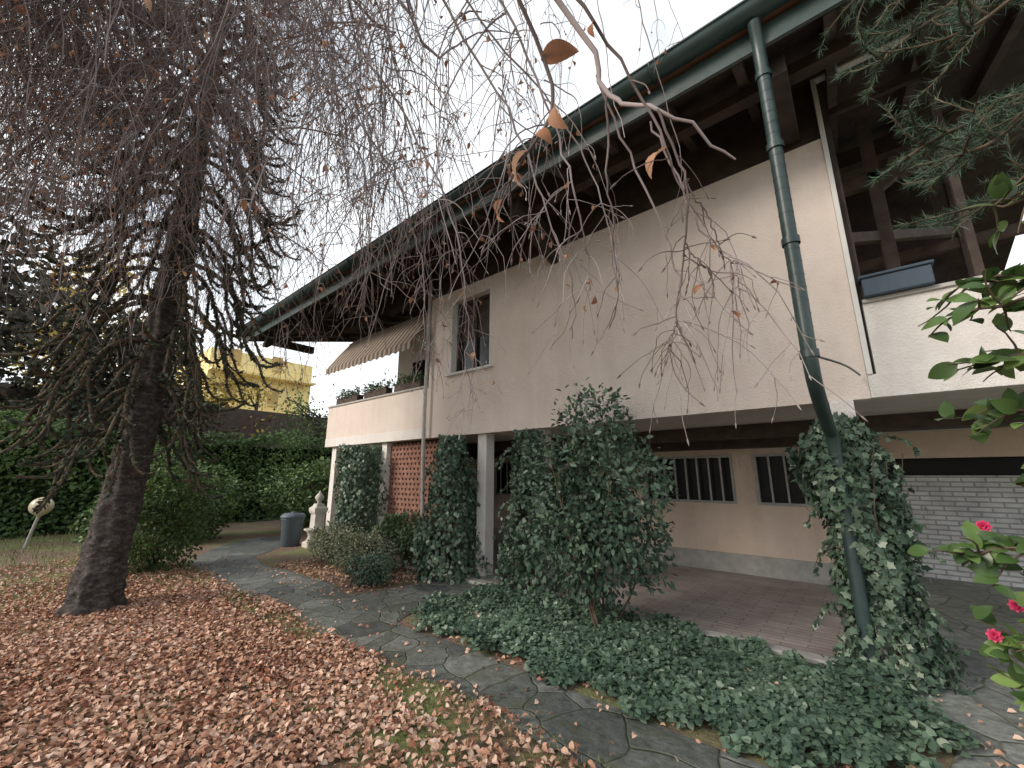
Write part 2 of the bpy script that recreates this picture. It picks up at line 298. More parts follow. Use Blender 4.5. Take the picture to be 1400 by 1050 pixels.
# perforated brick screen: solid courses, small regular openings
L=[]; nr=22; pz=.101
for r in range(nr):
    z=.04+r*pz
    L.append((-7.8,-5.75,5.2,5.32,z,z+.055))
    for c in range(17):
        x=-7.8+c*.125+(.03 if r%2 else 0)
        L.append((x,min(x+.072,-5.752),5.206,5.314,z+.055,z+pz))
boxes('brick_screen',L,M_brick,H)
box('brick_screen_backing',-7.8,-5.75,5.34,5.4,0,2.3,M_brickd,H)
pl=empty('window_planter')
boxes('trough',[(.24,.72,4.93,5.15,3.262,3.44),(.22,.74,4.91,5.17,3.44,3.47)],M_planter,pl,.01)
pl2=empty('balcony_planter')
boxes('troughs',[(-10,-9,4.98,5.15,3.347,3.5),(-8.7,-7.8,4.98,5.15,3.347,3.5),(-7.5,-6.6,4.98,5.15,3.347,3.5)],M_wood2,pl2,.01)
# ---------------------------------------------------------------- leaf materials
G_ivy=leafmat('ivy_leaf',[(0,(.035,.065,.045)),(.45,(.085,.14,.092)),(.8,(.15,.22,.15)),(1,(.40,.46,.35))],.45,.12,.4)
G_bush=leafmat('bush_leaf',[(0,(.03,.055,.03)),(.5,(.075,.125,.055)),(.85,(.13,.19,.09)),(1,(.24,.28,.15))],.4,.12,.45)
G_lav=leafmat('grey_shrub_leaf',[(0,(.10,.12,.08)),(.5,(.22,.25,.16)),(1,(.42,.42,.30))],.6,.1,.2)
G_hedge=leafmat('hedge_leaf',[(0,(.035,.065,.022)),(.5,(.09,.155,.045)),(1,(.22,.32,.10))],.45,.15)
G_dark=leafmat('conifer_leaf',[(0,(.03,.032,.028)),(.6,(.075,.072,.06)),(1,(.15,.13,.11))],.8,0,.2)
G_sunlit=leafmat('sunlit_gold_leaf',[(0,(.13,.10,.03)),(.5,(.45,.35,.09)),(1,(.78,.62,.2))],.8,.2,.2)  # sunlight on the far trees painted into the leaf colour as gold
G_litter=leafmat('litter_leaf',[(0,(.25,.11,.075)),(.3,(.45,.25,.17)),(.6,(.60,.40,.295)),(.85,(.71,.54,.44)),(1,(.48,.21,.12))],.75,0,.2)
G_dry=leafmat('dry_leaf',[(0,(.20,.09,.055)),(.6,(.38,.20,.125)),(1,(.50,.32,.22))],.7,.3,.2)
G_arau=leafmat('araucaria_scale',[(0,(.03,.042,.034)),(.6,(.075,.095,.07)),(1,(.15,.18,.13))],.5,0,.2)
G_pine=leafmat('pine_needle',[(0,(.03,.06,.045)),(.6,(.08,.135,.095)),(1,(.19,.25,.19))],.5,0,.2)
G_cam=leafmat('camellia_leaf',[(0,(.035,.07,.022)),(.5,(.075,.14,.04)),(1,(.20,.31,.09))],.3,.3,.5)
n=1500; xx=rng.choice([-9.5,-8.25,-7.05],n)+rng.uniform(-.45,.45,n); p=np.stack([xx,5.06+.09*rng.normal(size=n),3.48+.22*rng.random(n)**1.5*(.4+.6*np.abs(np.sin(xx*5)))],1)
leaves('plants',p,rv(n)+np.array([0,0,.5]),rv(n),rng.uniform(.04,.08,n),T_simple,G_bush,pl2)
# ---------------------------------------------------------------- litter
T_dry2=T_ell(.33,.14,.16,3)
def litter(name,n,xr,yr,keep,smin,smax,mat=G_litter):
    p=np.stack([rng.uniform(*xr,n),rng.uniform(*yr,n),np.zeros(n)],1); p=p[keep(p)]; n=len(p)
    p[:,2]=.010+.03*rng.random(n)**1.5; nv=nrm(np.array([0,0,1])+.5*rng.normal(size=(n,3))); d=rv(n); d[:,2]*=.25
    return leaves(name,p,d,nv,rng.uniform(smin,smax,n),T_dry2,mat,None,np.clip(.42+.24*rng.normal(size=n)+.15*pn(p,2.2,4),0,1))
def k1(p):
    edge=2.42+.05*np.sin(p[:,0]*1.9); dens=np.clip(1-(-7.3-p[:,0])/3.2,.14,1)
    bare=pn(p,1.6,3)>.62
    near_edge=(p[:,1]>2.05)&(pn(p,2.5,8)>.15)
    return (p[:,1]<edge)&(rng.random(len(p))<dens)&~(bare&(rng.random(len(p))<.5))&~(near_edge&(rng.random(len(p))<.75))
litter('leaf_litter',90000,(-12,.4),(-1.2,2.6),k1,.03,.062)
litter('fallen_leaves_path',500,(-10,1.5),(2.4,3.1),lambda p:rng.random(len(p))<.3+.55*(p[:,1]>2.95),.03,.055)
litter('fallen_leaves_bed',9000,(-8.5,1),(3.0,4.7),lambda p:(rng.random(len(p))<np.where((p[:,0]<-5.2)&(p[:,1]>3.35),.9,.13))&~((p[:,0]>-5.6)&(p[:,0]<-4.4)&(rng.random(len(p))<.85)),.03,.055)
G_grass=leafmat('grass_blade',[(0,(.12,.14,.04)),(.6,(.24,.27,.10)),(1,(.38,.36,.18))],.8,0,.2)
T_bl=(np.array([(0,.06,0),(0,-.06,0),(1,0,0)]),np.array([(0,1,2)]))
n=12000; p=np.stack([rng.uniform(-24,-8,n),rng.uniform(-5,2.3,n),np.zeros(n)],1); p=p[pn(p,1.1,2)>-.2]; n=len(p)
leaves('grass',p,np.array([0,0,1])+.35*rng.normal(size=(n,3)),rv(n),rng.uniform(.06,.14,n),T_bl,G_grass)
n=16000; p=np.stack([rng.uniform(-7,.3,n),rng.uniform(1.7,2.44,n),np.zeros(n)],1); p=p[(pn(p,2.5,8)>.05)&(rng.random(n)<(p[:,1]-1.3))]; n=len(p)
leaves('path_edge_grass',p,np.array([0,0,.6])+.5*rng.normal(size=(n,3)),rv(n),rng.uniform(.02,.05,n),T_bl,G_grass)
# ---------------------------------------------------------------- ivy bed
bed=[(-4.2,3.12),(-3,3.1),(-.9,3.02),(-.35,3.12),(.0,3.4),(.15,3.9),(.2,4.3),(.0,4.7),(-.5,4.6),(-1.7,4.74),(-4.3,4.7),(-4.38,3.8)]
def inpoly(p,poly):
    x,y=p[:,0],p[:,1]; c=np.zeros(len(p),bool); j=len(poly)-1
    for i in range(len(poly)):
        xi,yi=poly[i];xj,yj=poly[j]
        c^=((yi>y)!=(yj>y))&(x<(xj-xi)*(y-yi)/(yj-yi+1e-12)+xi); j=i
    return c
n=46000; p=np.stack([rng.uniform(-4.6,.5,n),rng.uniform(2.85,5.05,n),np.zeros(n)],1)
q=p+.10*np.stack([np.sin(p[:,1]*9+p[:,0]*3),np.sin(p[:,0]*8)+.6*np.sin(p[:,0]*21),0*p[:,0]],1)+.03*rng.normal(size=(n,3)); p=p[inpoly(q,bed)]; n=len(p)
hh=.06+.06*(pn(p,3,1)+.6)+.05*pn(p,9,2); p[:,2]=np.maximum(.02,hh*(.35+.65*rng.random(n)))
leaves('ivy_groundcover',p,rv(n)*np.array([1,1,.3])+np.array([0,-.3,-.1]),nrm(np.array([0,-.3,1])+.45*rng.normal(size=(n,3))),rng.uniform(.03,.058,n),T_ivys,G_ivy,None,np.clip(.2+.5*rng.random(n)+.25*pn(p,4,5)+.3*(rng.random(n)>.94),0,1))
def alongpts(P,m):
    N,n,_=P.shape; i=rng.integers(0,N,m); u=rng.random(m)*(n-1.001); j=u.astype(int); f=(u-j)[:,None]
    return P[i,j]*(1-f)+P[i,j+1]*f, nrm(P[i,j+1]-P[i,j])
def ivycol(name,cx,cy,prof,N,seed,smin=.045,smax=.08,offx=None,T=T_ivys):
    e=empty(name); z=rng.random(N)*prof[-1][0]; pr=np.interp(z,[a[0] for a in prof],[a[1] for a in prof])
    a=rng.random(N)*2*np.pi; pp=np.stack([np.cos(a),np.sin(a),z],1)
    lump=1+.42*pn(np.stack([np.cos(a)*1.5,np.sin(a)*1.5,z*1.9],1),1.7,seed)+.2*pn(pp,5,seed)
    r=pr*np.maximum(lump,.35)*(1-.4*rng.random(N)**2)*(1+.45*(rng.random(N)>.96)*rng.random(N)); ox=np.interp(z,*offx) if offx else 0
    pos=np.stack([cx+ox+r*np.cos(a),cy+r*np.sin(a),z],1)
    keep=pn(pos,5,seed+3)<.68; pos=pos[keep];a=a[keep];z=z[keep];N=len(z)
    out=np.stack([np.cos(a),np.sin(a),np.full(N,.35)],1)
    rn=np.clip(.15+.55*rng.random(N)+.2*pn(pos,4,seed)+.35*(rng.random(N)>.88),0,1)
    leaves('leaves',pos,np.array([0,0,-1])+.7*rng.normal(size=(N,3)),nrm(out+.5*rng.normal(size=(N,3))),rng.uniform(smin,smax,N),T,G_ivy,e,rn)
    ns=12; a=rng.random(ns)*6.28; S=np.stack([cx+.12*np.cos(a),cy+.12*np.sin(a),np.zeros(ns)],1)
    P=grow(S,np.tile([0,0,1.],(ns,1)),prof[-1][0]*.85,16,-.15,.07); t=TB(); t.add(P,rad(ns,16,.014,.005),5)
    ns=26; a=rng.random(ns)*6.28; zz=rng.uniform(.3,prof[-1][0]*.95,ns); S=np.stack([cx+.15*np.cos(a),cy+.15*np.sin(a),zz],1)
    P=grow(S,np.stack([np.cos(a),np.sin(a),.2+0*a],1),.42,12,.16,.12); t.add(P,rad(ns,12,.004,.002),4)
    c,tn=alongpts(P,700); leaves('trailing_leaves',c,tn+.8*rv(700),rv(700)+np.array([0,0,.6]),rng.uniform(.03,.06,700),T,G_ivy,e)
    t.build('stems',M_stem,e)
ivycol('ivy_pillar',-.07,4.97,[(0,.36),(.2,.33),(.6,.29),(1.1,.28),(1.5,.36),(1.8,.33),(2.15,.15)],5800,1,.045,.08,([0,.8,1.3,2.2],[.03,.05,-.03,-.08]),T_ivy)
ivycol('ivy_pillar',-3.85,5.0,[(0,.40),(.5,.36),(1.2,.32),(1.7,.26),(2.28,.18)],4000,4)
ivycol('ivy_pillar',-5.35,4.8,[(0,.5),(.5,.48),(1.2,.44),(1.7,.32),(2.28,.18)],4800,6)
ivycol('ivy_pillar',-8.3,4.85,[(0,.5),(.7,.5),(1.5,.48),(2.25,.42)],4800,9)
# ---------------------------------------------------------------- shrubs
def shrub(name,cx,cy,rx,ry,z0,z1,N,seed,mat,smin,smax,T=T_simple,stems=9,fill=.45,sr=.022):
    e=empty(name); d=rv(N); rr=1-fill*rng.random(N)**1.6
    lump=1+.24*pn(d,2.6,seed)+.16*pn(d,6,seed+3)+.25*(rng.random(N)>.97)*rng.random(N)
    hz=(z1-z0)/2; cz=(z0+z1)/2
    pos=np.stack([d[:,0]*rx,d[:,1]*ry,d[:,2]*hz],1)*(rr*lump)[:,None]+np.array([cx,cy,cz])
    keep=(pn(pos,3.3,seed+5)<.6)&(pos[:,2]>.03); pos=pos[keep]; N=len(pos)
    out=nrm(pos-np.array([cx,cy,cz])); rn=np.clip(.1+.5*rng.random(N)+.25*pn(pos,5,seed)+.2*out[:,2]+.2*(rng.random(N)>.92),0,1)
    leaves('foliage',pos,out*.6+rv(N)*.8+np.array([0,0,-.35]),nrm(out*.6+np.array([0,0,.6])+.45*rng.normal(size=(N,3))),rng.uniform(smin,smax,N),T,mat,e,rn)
    S=np.tile([cx,cy,0.],(stems,1))+rng.normal(size=(stems,3))*np.array([.1,.1,0]); D=rv(stems)*.35*np.array([rx,ry,.3])/max(rx,ry)+np.array([0,0,.8])
    P=grow(S,D,(z1)*.85,14,-.05,.08); t=TB(); t.add(P,rad(stems,14,sr,.005),6)
    S2=P[:,4:12:2].reshape(-1,3); P2=grow(S2,rv(len(S2))*np.array([1,1,.4])+np.array([0,0,.7]),.6*min(rx,1),8,0,.15); t.add(P2,rad(len(S2),8,.006,.002),4)
    c,tn=alongpts(P2[:,3:],int(N*.3)); m=len(c)
    leaves('twig_leaves',c,tn+rv(m),rv(m)+np.array([0,0,.8]),rng.uniform(smin,smax,m),T,mat,e)
    t.build('stems',M_stem,e); return e
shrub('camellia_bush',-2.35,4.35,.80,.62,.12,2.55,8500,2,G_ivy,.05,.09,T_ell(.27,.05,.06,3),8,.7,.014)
shrub('rounded_shrub',-9.6,1.75,.85,.85,.05,2.0,9000,5,G_hedge,.05,.09)
shrub('low_shrub',-6.6,4.1,.65,.45,.0,.65,3800,8,G_lav,.03,.06)
shrub('low_shrub',-7.7,4.1,.6,.45,.0,.7,3000,18,G_lav,.03,.06)
shrub('low_shrub',-5.9,3.7,.36,.28,.0,.45,1800,28,G_ivy,.03,.06)
shrub('low_shrub',-6.5,4.75,.9,.35,.2,.9,4000,31,G_bush,.05,.08)
shrub('laurel_shrub',-13.2,6.2,1.5,1.5,0,2.1,7000,41,G_hedge,.08,.14)
shrub('laurel_shrub',-13.4,3.0,1.3,1.2,0,1.9,6000,44,G_hedge,.08,.14)
shrub('laurel_shrub',-12.2,8.4,1.6,1.6,0,2.2,6000,47,G_hedge,.08,.14)
def hedge(name,x0,x1,y0,y1,h,N,seed,mat=G_hedge,s=(.1,.17)):
    e=empty(name); u=rng.random((N,3)); f=rng.random(N)
    pos=np.stack([x0+(x1-x0)*u[:,0],y0+(y1-y0)*u[:,1],h*u[:,2]],1)
    top=f<.3; pos[top,2]=h; fr=f>=.3; pos[fr,0]=x1
    pos+=rng.normal(size=(N,3))*.07; ln=pn(pos,1.1,seed); pos[:,0]+=.45*ln*fr; pos[:,2]+=.3*pn(pos,1.0,seed+2)*top+.12*pn(pos,3,seed)
    pos[:,2]=np.maximum(pos[:,2],.03)
    out=np.where(fr[:,None],np.array([1,0,.5]),np.array([.3,0,1]))
    rn=np.clip(.15+.5*rng.random(N)+.35*pn(pos,2.2,seed)+.3*(pos[:,2]/h-.5),0,1)
    leaves('foliage',pos,rv(N)+np.array([.2,0,-.2]),nrm(out+.5*rng.normal(size=(N,3))),rng.uniform(*s,N),T_simple,mat,e,rn)
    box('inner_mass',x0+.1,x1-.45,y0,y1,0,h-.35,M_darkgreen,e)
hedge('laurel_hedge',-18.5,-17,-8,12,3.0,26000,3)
# ---------------------------------------------------------------- araucaria
AR=empty('monkey_puzzle_tree')
tp=spline([(-7.4,.9,-.1),(-7.42,.92,.5),(-7.4,.97,1.6),(-7.38,1.02,3.3),(-7.45,1.05,6),(-7.4,1.0,9.5),(-7.4,1,11)],160)
rr=np.interp(tp[:,2],[-.1,.12,.5,1.5,3.3,7,11],[.32,.25,.215,.195,.17,.12,.05])
rr=rr*(1+.035*np.sin(tp[:,2]*21+np.sin(tp[:,2]*7)*2))
k=40; V,F=tubes(tp[None],rr[None],k); c=np.repeat(tp,k,0); dv=V-c; V=c+dv*(1+.08*np.sin(np.tile(np.arange(k),160)*1.1+c[:,2]*3)+.06*pn(V,9,2)+.05*pn(V,30,5)+.09*rng.random(len(V)))[:,None]
mesh_np('trunk',V,F,M_bark,AR,smooth=True)
S=[];D=[];Ln=[]
for z in np.arange(2.75,10.6,.62):
    nb=6; a0=rng.random()*6.28
    for i in range(nb):
        a=a0+i*2*np.pi/nb+rng.normal()*.15; S.append((-7.4+.12*np.cos(a),1.0+.12*np.sin(a),z+rng.normal()*.08))
        up=np.interp(z,[2.7,5,10],[.05,.3,.7]); D.append((np.cos(a),np.sin(a),up)); Ln.append(np.interp(z,[2.7,4,8,10.6],[1.8,2.4,2.0,.8])*rng.uniform(.7,1.1))
S=np.array(S);D=np.array(D);Ln=np.array(Ln);nB=len(S)
P=np.zeros((nB,24,3));P[:,0]=S;d=nrm(D)
for i in range(1,24):
    g=-.2 if i<14 else .24
    d=nrm(d+np.array([0,0,g])+.05*rng.normal(size=(nB,3))); P[:,i]=P[:,i-1]+d*(Ln/23)[:,None]
t=TB(); t.add(P,rad(nB,24,.035,.02),6)
S2=P[:,7:18:3].reshape(-1,3); D2=np.repeat(D,4,0)*.6+rv(len(S2))*np.array([1,1,.2])*.7+np.array([0,0,-.5]); P2=np.zeros((len(S2),14,3)); P2[:,0]=S2; d=nrm(D2)
for i in range(1,14):
    g=-.22 if i<8 else .3
    d=nrm(d+np.array([0,0,g])+.05*rng.normal(size=(len(S2),3))); P2[:,i]=P2[:,i-1]+d*.07
t.add(P2,rad(len(S2),14,.022,.014),5)
t.build('branches',M_stem,AR)
for nm,PP,m,sz in (('scales',P,16000,.07),('scales_fine',P2,22000,.055)):
    c,tn=alongpts(PP,m); o=nrm(np.cross(tn,rv(m))); leaves(nm,c+o*.012,nrm(o*.8+tn),tn,rng.uniform(.7,1.2,m)*sz,T_simple,G_arau,AR)
# ---------------------------------------------------------------- weeping beech
BE=empty('weeping_beech_tree')
t=TB()
tr=spline([(-4.6,-3.6,-.1),(-4.6,-3.5,1.5),(-4.5,-3.3,3.5),(-4.4,-3.1,5.5),(-4.3,-3.0,8)],20)[None]; t.add(tr,rad(1,20,.33,.15),12)
targets=[(-10.5,.5,7.5),(-9.5,1.6,9.5),(-8.5,.3,6.8),(-8,2.6,8.3),(-7,1.2,10.5),(-6.6,.2,8.2),(-6.2,2.8,9),(-5.6,1.0,7.0),(-5.2,2.2,10.5),(-4.8,.8,8.5),(-4.2,2.4,7.6),(-3.4,1.4,7.2),(-3.0,2.3,6.2),(-2.2,1.3,6.2),(-7.5,-.2,5.6),(-5.8,.5,5.6),(-9.0,2.2,6.2),(-2.6,2.2,8.2),(-6.4,1.6,5.4),(-5.0,1.2,5.6)]
limbs=[]
for T_ in targets:
    z0=rng.uniform(3.2,7.0); s=np.array([-4.5+rng.normal()*.05,-3.2,z0]); e_=np.array(T_); mid=(s+e_)/2+np.array([0,0,1.3]); q1=s*.75+e_*.25+np.array([0,0,.9])
    limbs.append(spline([s,q1,mid,s*.25+e_*.75+np.array([0,0,.9]),e_],24,.03))
limbs=np.array(limbs); t.add(limbs,rad(len(limbs),24,.065,.014),7)
nsec=9; idx=rng.integers(9,24,(len(limbs),nsec)); S=np.stack([limbs[i,idx[i]] for i in range(len(limbs))]).reshape(-1,3)
D=rv(len(S))*np.array([1,1,.4])+np.array([-.1,.25,.15]); sec=grow(S,D,rng.uniform(1.2,2.8,len(S)),16,.12,.10); t.add(sec,rad(len(S),16,.013,.005),5)
def kids(P,m,lmin,lmax,spread,down,lo=2):
    N,n,_=P.shape; i=rng.integers(0,N,m); j=rng.integers(lo,n,m); s=P[i,j]; return s, rv(m)*np.array([1,1,.5])*spread+np.array([0,0,-down]), rng.uniform(lmin,lmax,m)
s,d,l=kids(sec,1800,1.0,3.0,.8,.3); s2,d2,l2=kids(limbs,480,1,3.2,.8,.3,8)
s=np.concatenate([s,s2]);d=np.concatenate([d,d2]);l=np.concatenate([l,l2])
zl=1.5+ (s[:,2]-4.2)*.9; l=np.minimum(l,np.maximum(.6,zl))
ter=grow(s,d,l,14,.24,.13)
ok=(np.linalg.norm(ter-np.array([0,0,1.6]),axis=2).min(1)>1.6)&~((ter[:,-1,0]>-4.5)&(rng.random(len(ter))<.35)); ter=ter[ok]; t.add(ter,rad(len(ter),14,.0062,.0026),3)
s,d,l=kids(ter,9000,.2,.8,.8,.4); qu=grow(s,d,l,7,.22,.16); t.add(qu,rad(len(qu),7,.0038,.0018),3)
t.build('branches',M_twig,BE)
c,tn=alongpts(qu,7000); m=len(c); leaves('dry_leaves',c,rv(m)*.6+np.array([0,0,-1]),rv(m),rng.uniform(.03,.065,m),T_dry,G_dry,BE)
t=TB()
nb=[[(-2.4,-1.6,5.2),(-1.2,.1,4.4),(-.62,.99,3.3),(-.49,1.09,2.87),(-.325,1.08,2.69),(-.16,1.265,2.54)],
    [(-.80,1.66,3.7),(-.72,1.8,3.25),(-.6,1.93,2.8),(-.57,1.97,2.5),(-.6,1.97,2.33),(-.53,2.0,2.2)],
    [(-1.6,.3,5.0),(-1.5,1.2,4.3),(-1.3,1.6,3.6),(-1.2,1.75,3.1),(-1.1,1.85,2.6),(-1.15,1.9,2.35)],
    [(-.6,1.85,3.42),(-.52,1.93,3.1),(-.45,2.02,2.8),(-.36,2.1,2.65),(-.33,2.1,2.55),(-.34,2.12,2.45)],
    [(-1.3,.5,4.9),(-1.1,1.2,4.0),(-.98,1.5,3.4),(-.93,1.6,3.0),(-.9,1.65,2.7),(-.93,1.7,2.5)],
    [(-2.6,.2,5.0),(-2.2,1.0,4.4),(-2.0,1.5,3.7),(-1.9,1.7,3.1),(-1.85,1.75,2.6),(-1.9,1.8,2.3)],
    [(-1.7,.3,5.1),(-1.5,1.3,4.5),(-1.2,1.9,3.9),(-1.05,2.1,3.4),(-1.0,2.2,3.0),(-1.0,2.2,2.7)],
    [(-3.0,.3,5.0),(-2.8,1.1,4.6),(-2.6,1.6,4.0),(-2.5,1.8,3.4),(-2.45,1.85,3.0),(-2.5,1.9,2.6)]]
NB=np.array([spline(b_,26,.008) for b_ in nb]); t.add(NB,rad(len(NB),26,np.array([.016,.007,.009,.006,.008,.009,.008,.008]),.003),6)
s,d,l=kids(NB[1:],100,.2,.7,.7,.45,6); q=grow(s,d,l,10,.18,.13); t.add(q,rad(len(q),10,.0034,.0016),4)
s,d,l=kids(q,150,.06,.28,.8,.4,2); q3=grow(s,d,l,6,.12,.16); t.add(q3,rad(len(q3),6,.0022,.0013),3)
ns=80; S=np.stack([rng.uniform(-4.2,-1.1,ns),rng.uniform(1.1,2.6,ns),rng.uniform(4.2,6.0,ns)],1); D=rv(ns)*np.array([1,1,.3])*.7+np.array([0,0,-.4])
ms=grow(S,D,rng.uniform(1.0,2.4,ns),22,.15,.12); t.add(ms,rad(ns,22,.006,.0022),4)
s,d,l=kids(ms,420,.15,.6,.9,.3,2); q4=grow(s,d,l,8,.17,.16); t.add(q4,rad(len(q4),8,.003,.0015),3)
bp=np.concatenate([q[:,-1],q3[:,-1]]); bd=np.concatenate([q[:,-1]-q[:,-2],q3[:,-1]-q3[:,-2]]); bd=nrm(bd)
B=bp[:,None,:]+bd[:,None,:]*np.array([0,.006,.016,.030])[None,:,None]; t.add(B,np.tile([.0016,.0038,.0034,.0004],(len(B),1)),5)
t.build('near_twigs',M_twig,BE)
# closest sprays with buds and curled leaves
t=TB()
cl_=[[(-.325,1.08,2.69),(-.30,1.11,2.55),(-.276,1.13,2.435),(-.306,1.153,2.27),(-.335,1.17,2.15),(-.358,1.177,2.04),(-.331,1.228,1.94)],
     [(-.276,1.13,2.435),(-.268,1.15,2.40),(-.254,1.169,2.365),(-.240,1.19,2.32),(-.232,1.21,2.27),(-.229,1.22,2.24),(-.227,1.238,2.207)],
     [(-.306,1.153,2.27),(-.30,1.16,2.25),(-.29,1.165,2.225),(-.28,1.17,2.205),(-.27,1.175,2.19),(-.262,1.18,2.175),(-.255,1.185,2.15)],
     [(-.358,1.177,2.04),(-.365,1.175,2.02),(-.372,1.175,2.0),(-.38,1.175,1.985),(-.384,1.175,1.97),(-.388,1.175,1.95),(-.39,1.175,1.93)],
     [(-1.2,.1,4.4),(-.75,.25,3.4),(-.50,.42,2.85),(-.42,.60,2.52),(-.42,.63,2.38),(-.485,.61,2.28),(-.53,.60,2.20)],
     [(-.50,.42,2.85),(-.38,.58,2.70),(-.315,.66,2.57),(-.27,.76,2.45),(-.236,.81,2.31),(-.22,.83,2.22),(-.19,.86,2.13)],
     [(-.49,1.09,2.87),(-.50,1.10,2.7),(-.52,1.11,2.55),(-.51,1.13,2.42),(-.53,1.14,2.3),(-.52,1.15,2.18),(-.55,1.16,2.08)]]
CL=np.array([spline(b_,22,.0022) for b_ in cl_]); t.add(CL,rad(len(CL),22,np.array([.0045,.003,.0026,.0024,.008,.005,.004]),.0016),6)
s,d,l=kids(CL,46,.05,.22,.8,.35,4); qc=grow(s,d,l,8,.12,.2); t.add(qc,rad(len(qc),8,.0017,.001),5)
bp=np.concatenate([CL[:,-1],qc[:,-1]]); bd=nrm(np.concatenate([CL[:,-1]-CL[:,-2],qc[:,-1]-qc[:,-2]]))
B=bp[:,None,:]+bd[:,None,:]*np.array([0,.004,.011,.020])[None,:,None]; t.add(B,np.tile([.0012,.0028,.0025,.0003],(len(B),1)),6)
t.build('bud_sprays',M_twign,BE)
c,tn=alongpts(q4,170); m=len(c); leaves('hanging_dry_leaves',c,rv(m)*.7+np.array([0,0,-1]),rv(m),rng.uniform(.03,.065,m),T_dry,G_dry,BE,smooth=True)
c,tn=alongpts(q,45); m=len(c)
leaves('near_dry_leaves',c,rv(m)*.7+np.array([0,0,-.9]),rv(m),rng.uniform(.03,.06,m),T_ell(.26,.14,.3,8),G_dry,BE,smooth=True)
c=np.array([(-.42,.60,2.50),(-.40,.62,2.38),(-.47,.61,2.30),(-.53,.60,2.20),(-.234,.815,2.31),(-.45,.62,2.34),(-.315,.66,2.58)])
d=np.array([(.75,.5,.12),(.35,.2,-.9),(-.25,.1,-.85),(.1,.0,-1),(-.45,-.1,-.8),(.5,.3,-.6),(-.1,.1,-1)])
nv=np.array([(.1,.5,1),(-.6,-.9,.1),(-.7,-.6,.2),(-.9,-.5,.1),(-.5,-.9,.3),(.2,-.9,.3),(-.4,-.9,.2)])
leaves('curled_leaves',c,d,nv,np.array([.085,.07,.08,.06,.075,.05,.04]),T_ell(.27,.10,.22,14,.016),G_dry,BE,np.array([.35,.7,.9,.6,.75,.5,.4]),smooth=False)
# ---------------------------------------------------------------- pine at right
PI=empty('pine_tree'); t=TB()
t.add(spline([(2.9,2.2,-.1),(2.9,2.2,2),(2.85,2.3,5),(2.8,2.3,8)],16)[None],rad(1,16,.17,.08),10)
pb=[[(2.85,2.25,4.4),(1.9,2.3,4.3),(1.2,2.3,4.0),(.7,2.3,3.7),(.34,2.3,3.5)],
    [(2.85,2.25,3.9),(2.0,2.4,3.7),(1.3,2.45,3.4),(.8,2.4,3.15),(.34,2.35,3.0)],
    [(2.85,2.25,5.2),(1.9,2.5,5.2),(1.2,2.6,4.9),(.75,2.6,4.5),(.36,2.6,4.2)],
    [(2.85,2.25,3.4),(2.1,2.5,3.2),(1.5,2.6,3.0),(1.0,2.6,2.85),(.50,2.55,2.75)],
    [(2.85,2.25,4.7),(2.0,2.1,4.4),(1.3,2.0,4.1),(.9,1.95,3.8),(.45,1.9,3.5)],
    [(2.85,2.25,4.7),(2.0,2.4,4.7),(1.3,2.5,4.4),(.9,2.45,4.1),(.4,2.4,3.85)],
    [(2.85,2.25,4.2),(2.0,2.0,4.0),(1.3,1.9,3.6),(.9,1.9,3.3),(.45,1.9,3.1)],
    [(2.85,2.25,3.7),(2.0,2.3,3.5),(1.4,2.3,3.25),(.9,2.25,3.0),(.45,2.2,2.85)]]
PB=np.array([spline(b_,24,.012) for b_ in pb]); t.add(PB,rad(len(PB),24,.02,.006),6)
s,d,l=kids(PB,240,.12,.32,1.0,.0,11); d+=np.array([-.4,0,.05]); q=grow(s,d,l,8,.0,.14); t.add(q,rad(len(q),8,.006,.003),4)
t.build('branches',M_stem,PI)
c,tn=alongpts(q,42000); m=len(c); T_nd=(np.array([(0,.017,0),(0,-.017,0),(.6,.017,0),(1,0,0)]),np.array([(0,1,2),(2,1,3)]))
leaves('needles',c,nrm(tn*.7+rv(m)*1.0),rv(m),rng.uniform(.035,.06,m),T_nd,G_pine,PI)
# ---------------------------------------------------------------- camellia at right
CA=empty('flowering_camellia'); t=TB()
cb=[[(1.3,1.9,0),(1.2,1.9,.8),(1.0,1.8,1.5),(.7,1.65,1.9),(.4,1.55,2.02),(.23,1.5,2.0)],
    [(1.3,1.9,.3),(1.1,1.9,1.1),(.9,1.85,1.7),(.6,1.7,2.0),(.4,1.6,2.1),(.28,1.56,2.1)],
    [(1.3,1.9,.2),(1.0,2.0,.8),(.7,1.95,1.2),(.45,1.85,1.35),(.29,1.80,1.40),(.18,1.76,1.38)],
    [(1.3,1.9,.1),(1.0,2.0,.6),(.7,2.0,.95),(.5,2.0,1.1),(.36,2.02,1.13),(.26,2.0,1.1)],
    [(1.3,1.9,.1),(1.0,2.0,.4),(.75,2.05,.7),(.5,2.02,.9),(.37,2.0,.98),(.28,1.98,.96)],
    [(1.3,1.9,.1),(1.05,1.9,.8),(.85,1.85,1.3),(.6,1.8,1.6),(.42,1.75,1.75),(.31,1.72,1.78)],
    [(1.3,1.9,0),(1.25,1.9,1),(1.0,1.8,1.9),(.75,1.65,2.2),(.5,1.6,2.3),(.36,1.57,2.3)],
    [(1.3,1.9,.1),(1.05,1.9,.8),(.8,1.9,1.3),(.55,1.85,1.55),(.42,1.84,1.6),(.33,1.82,1.58)],
    [(1.3,1.9,.1),(1.05,1.9,.8),(.85,1.8,1.4),(.6,1.7,1.75),(.42,1.66,1.9),(.32,1.64,1.9)],
    [(1.3,1.9,.1),(1.0,1.9,.6),(.75,1.9,1.0),(.55,1.88,1.2),(.42,1.86,1.28),(.31,1.86,1.25)]]
CB=np.array([spline(b_,24,.004) for b_ in cb]); t.add(CB,rad(len(CB),24,.014,.003),6)
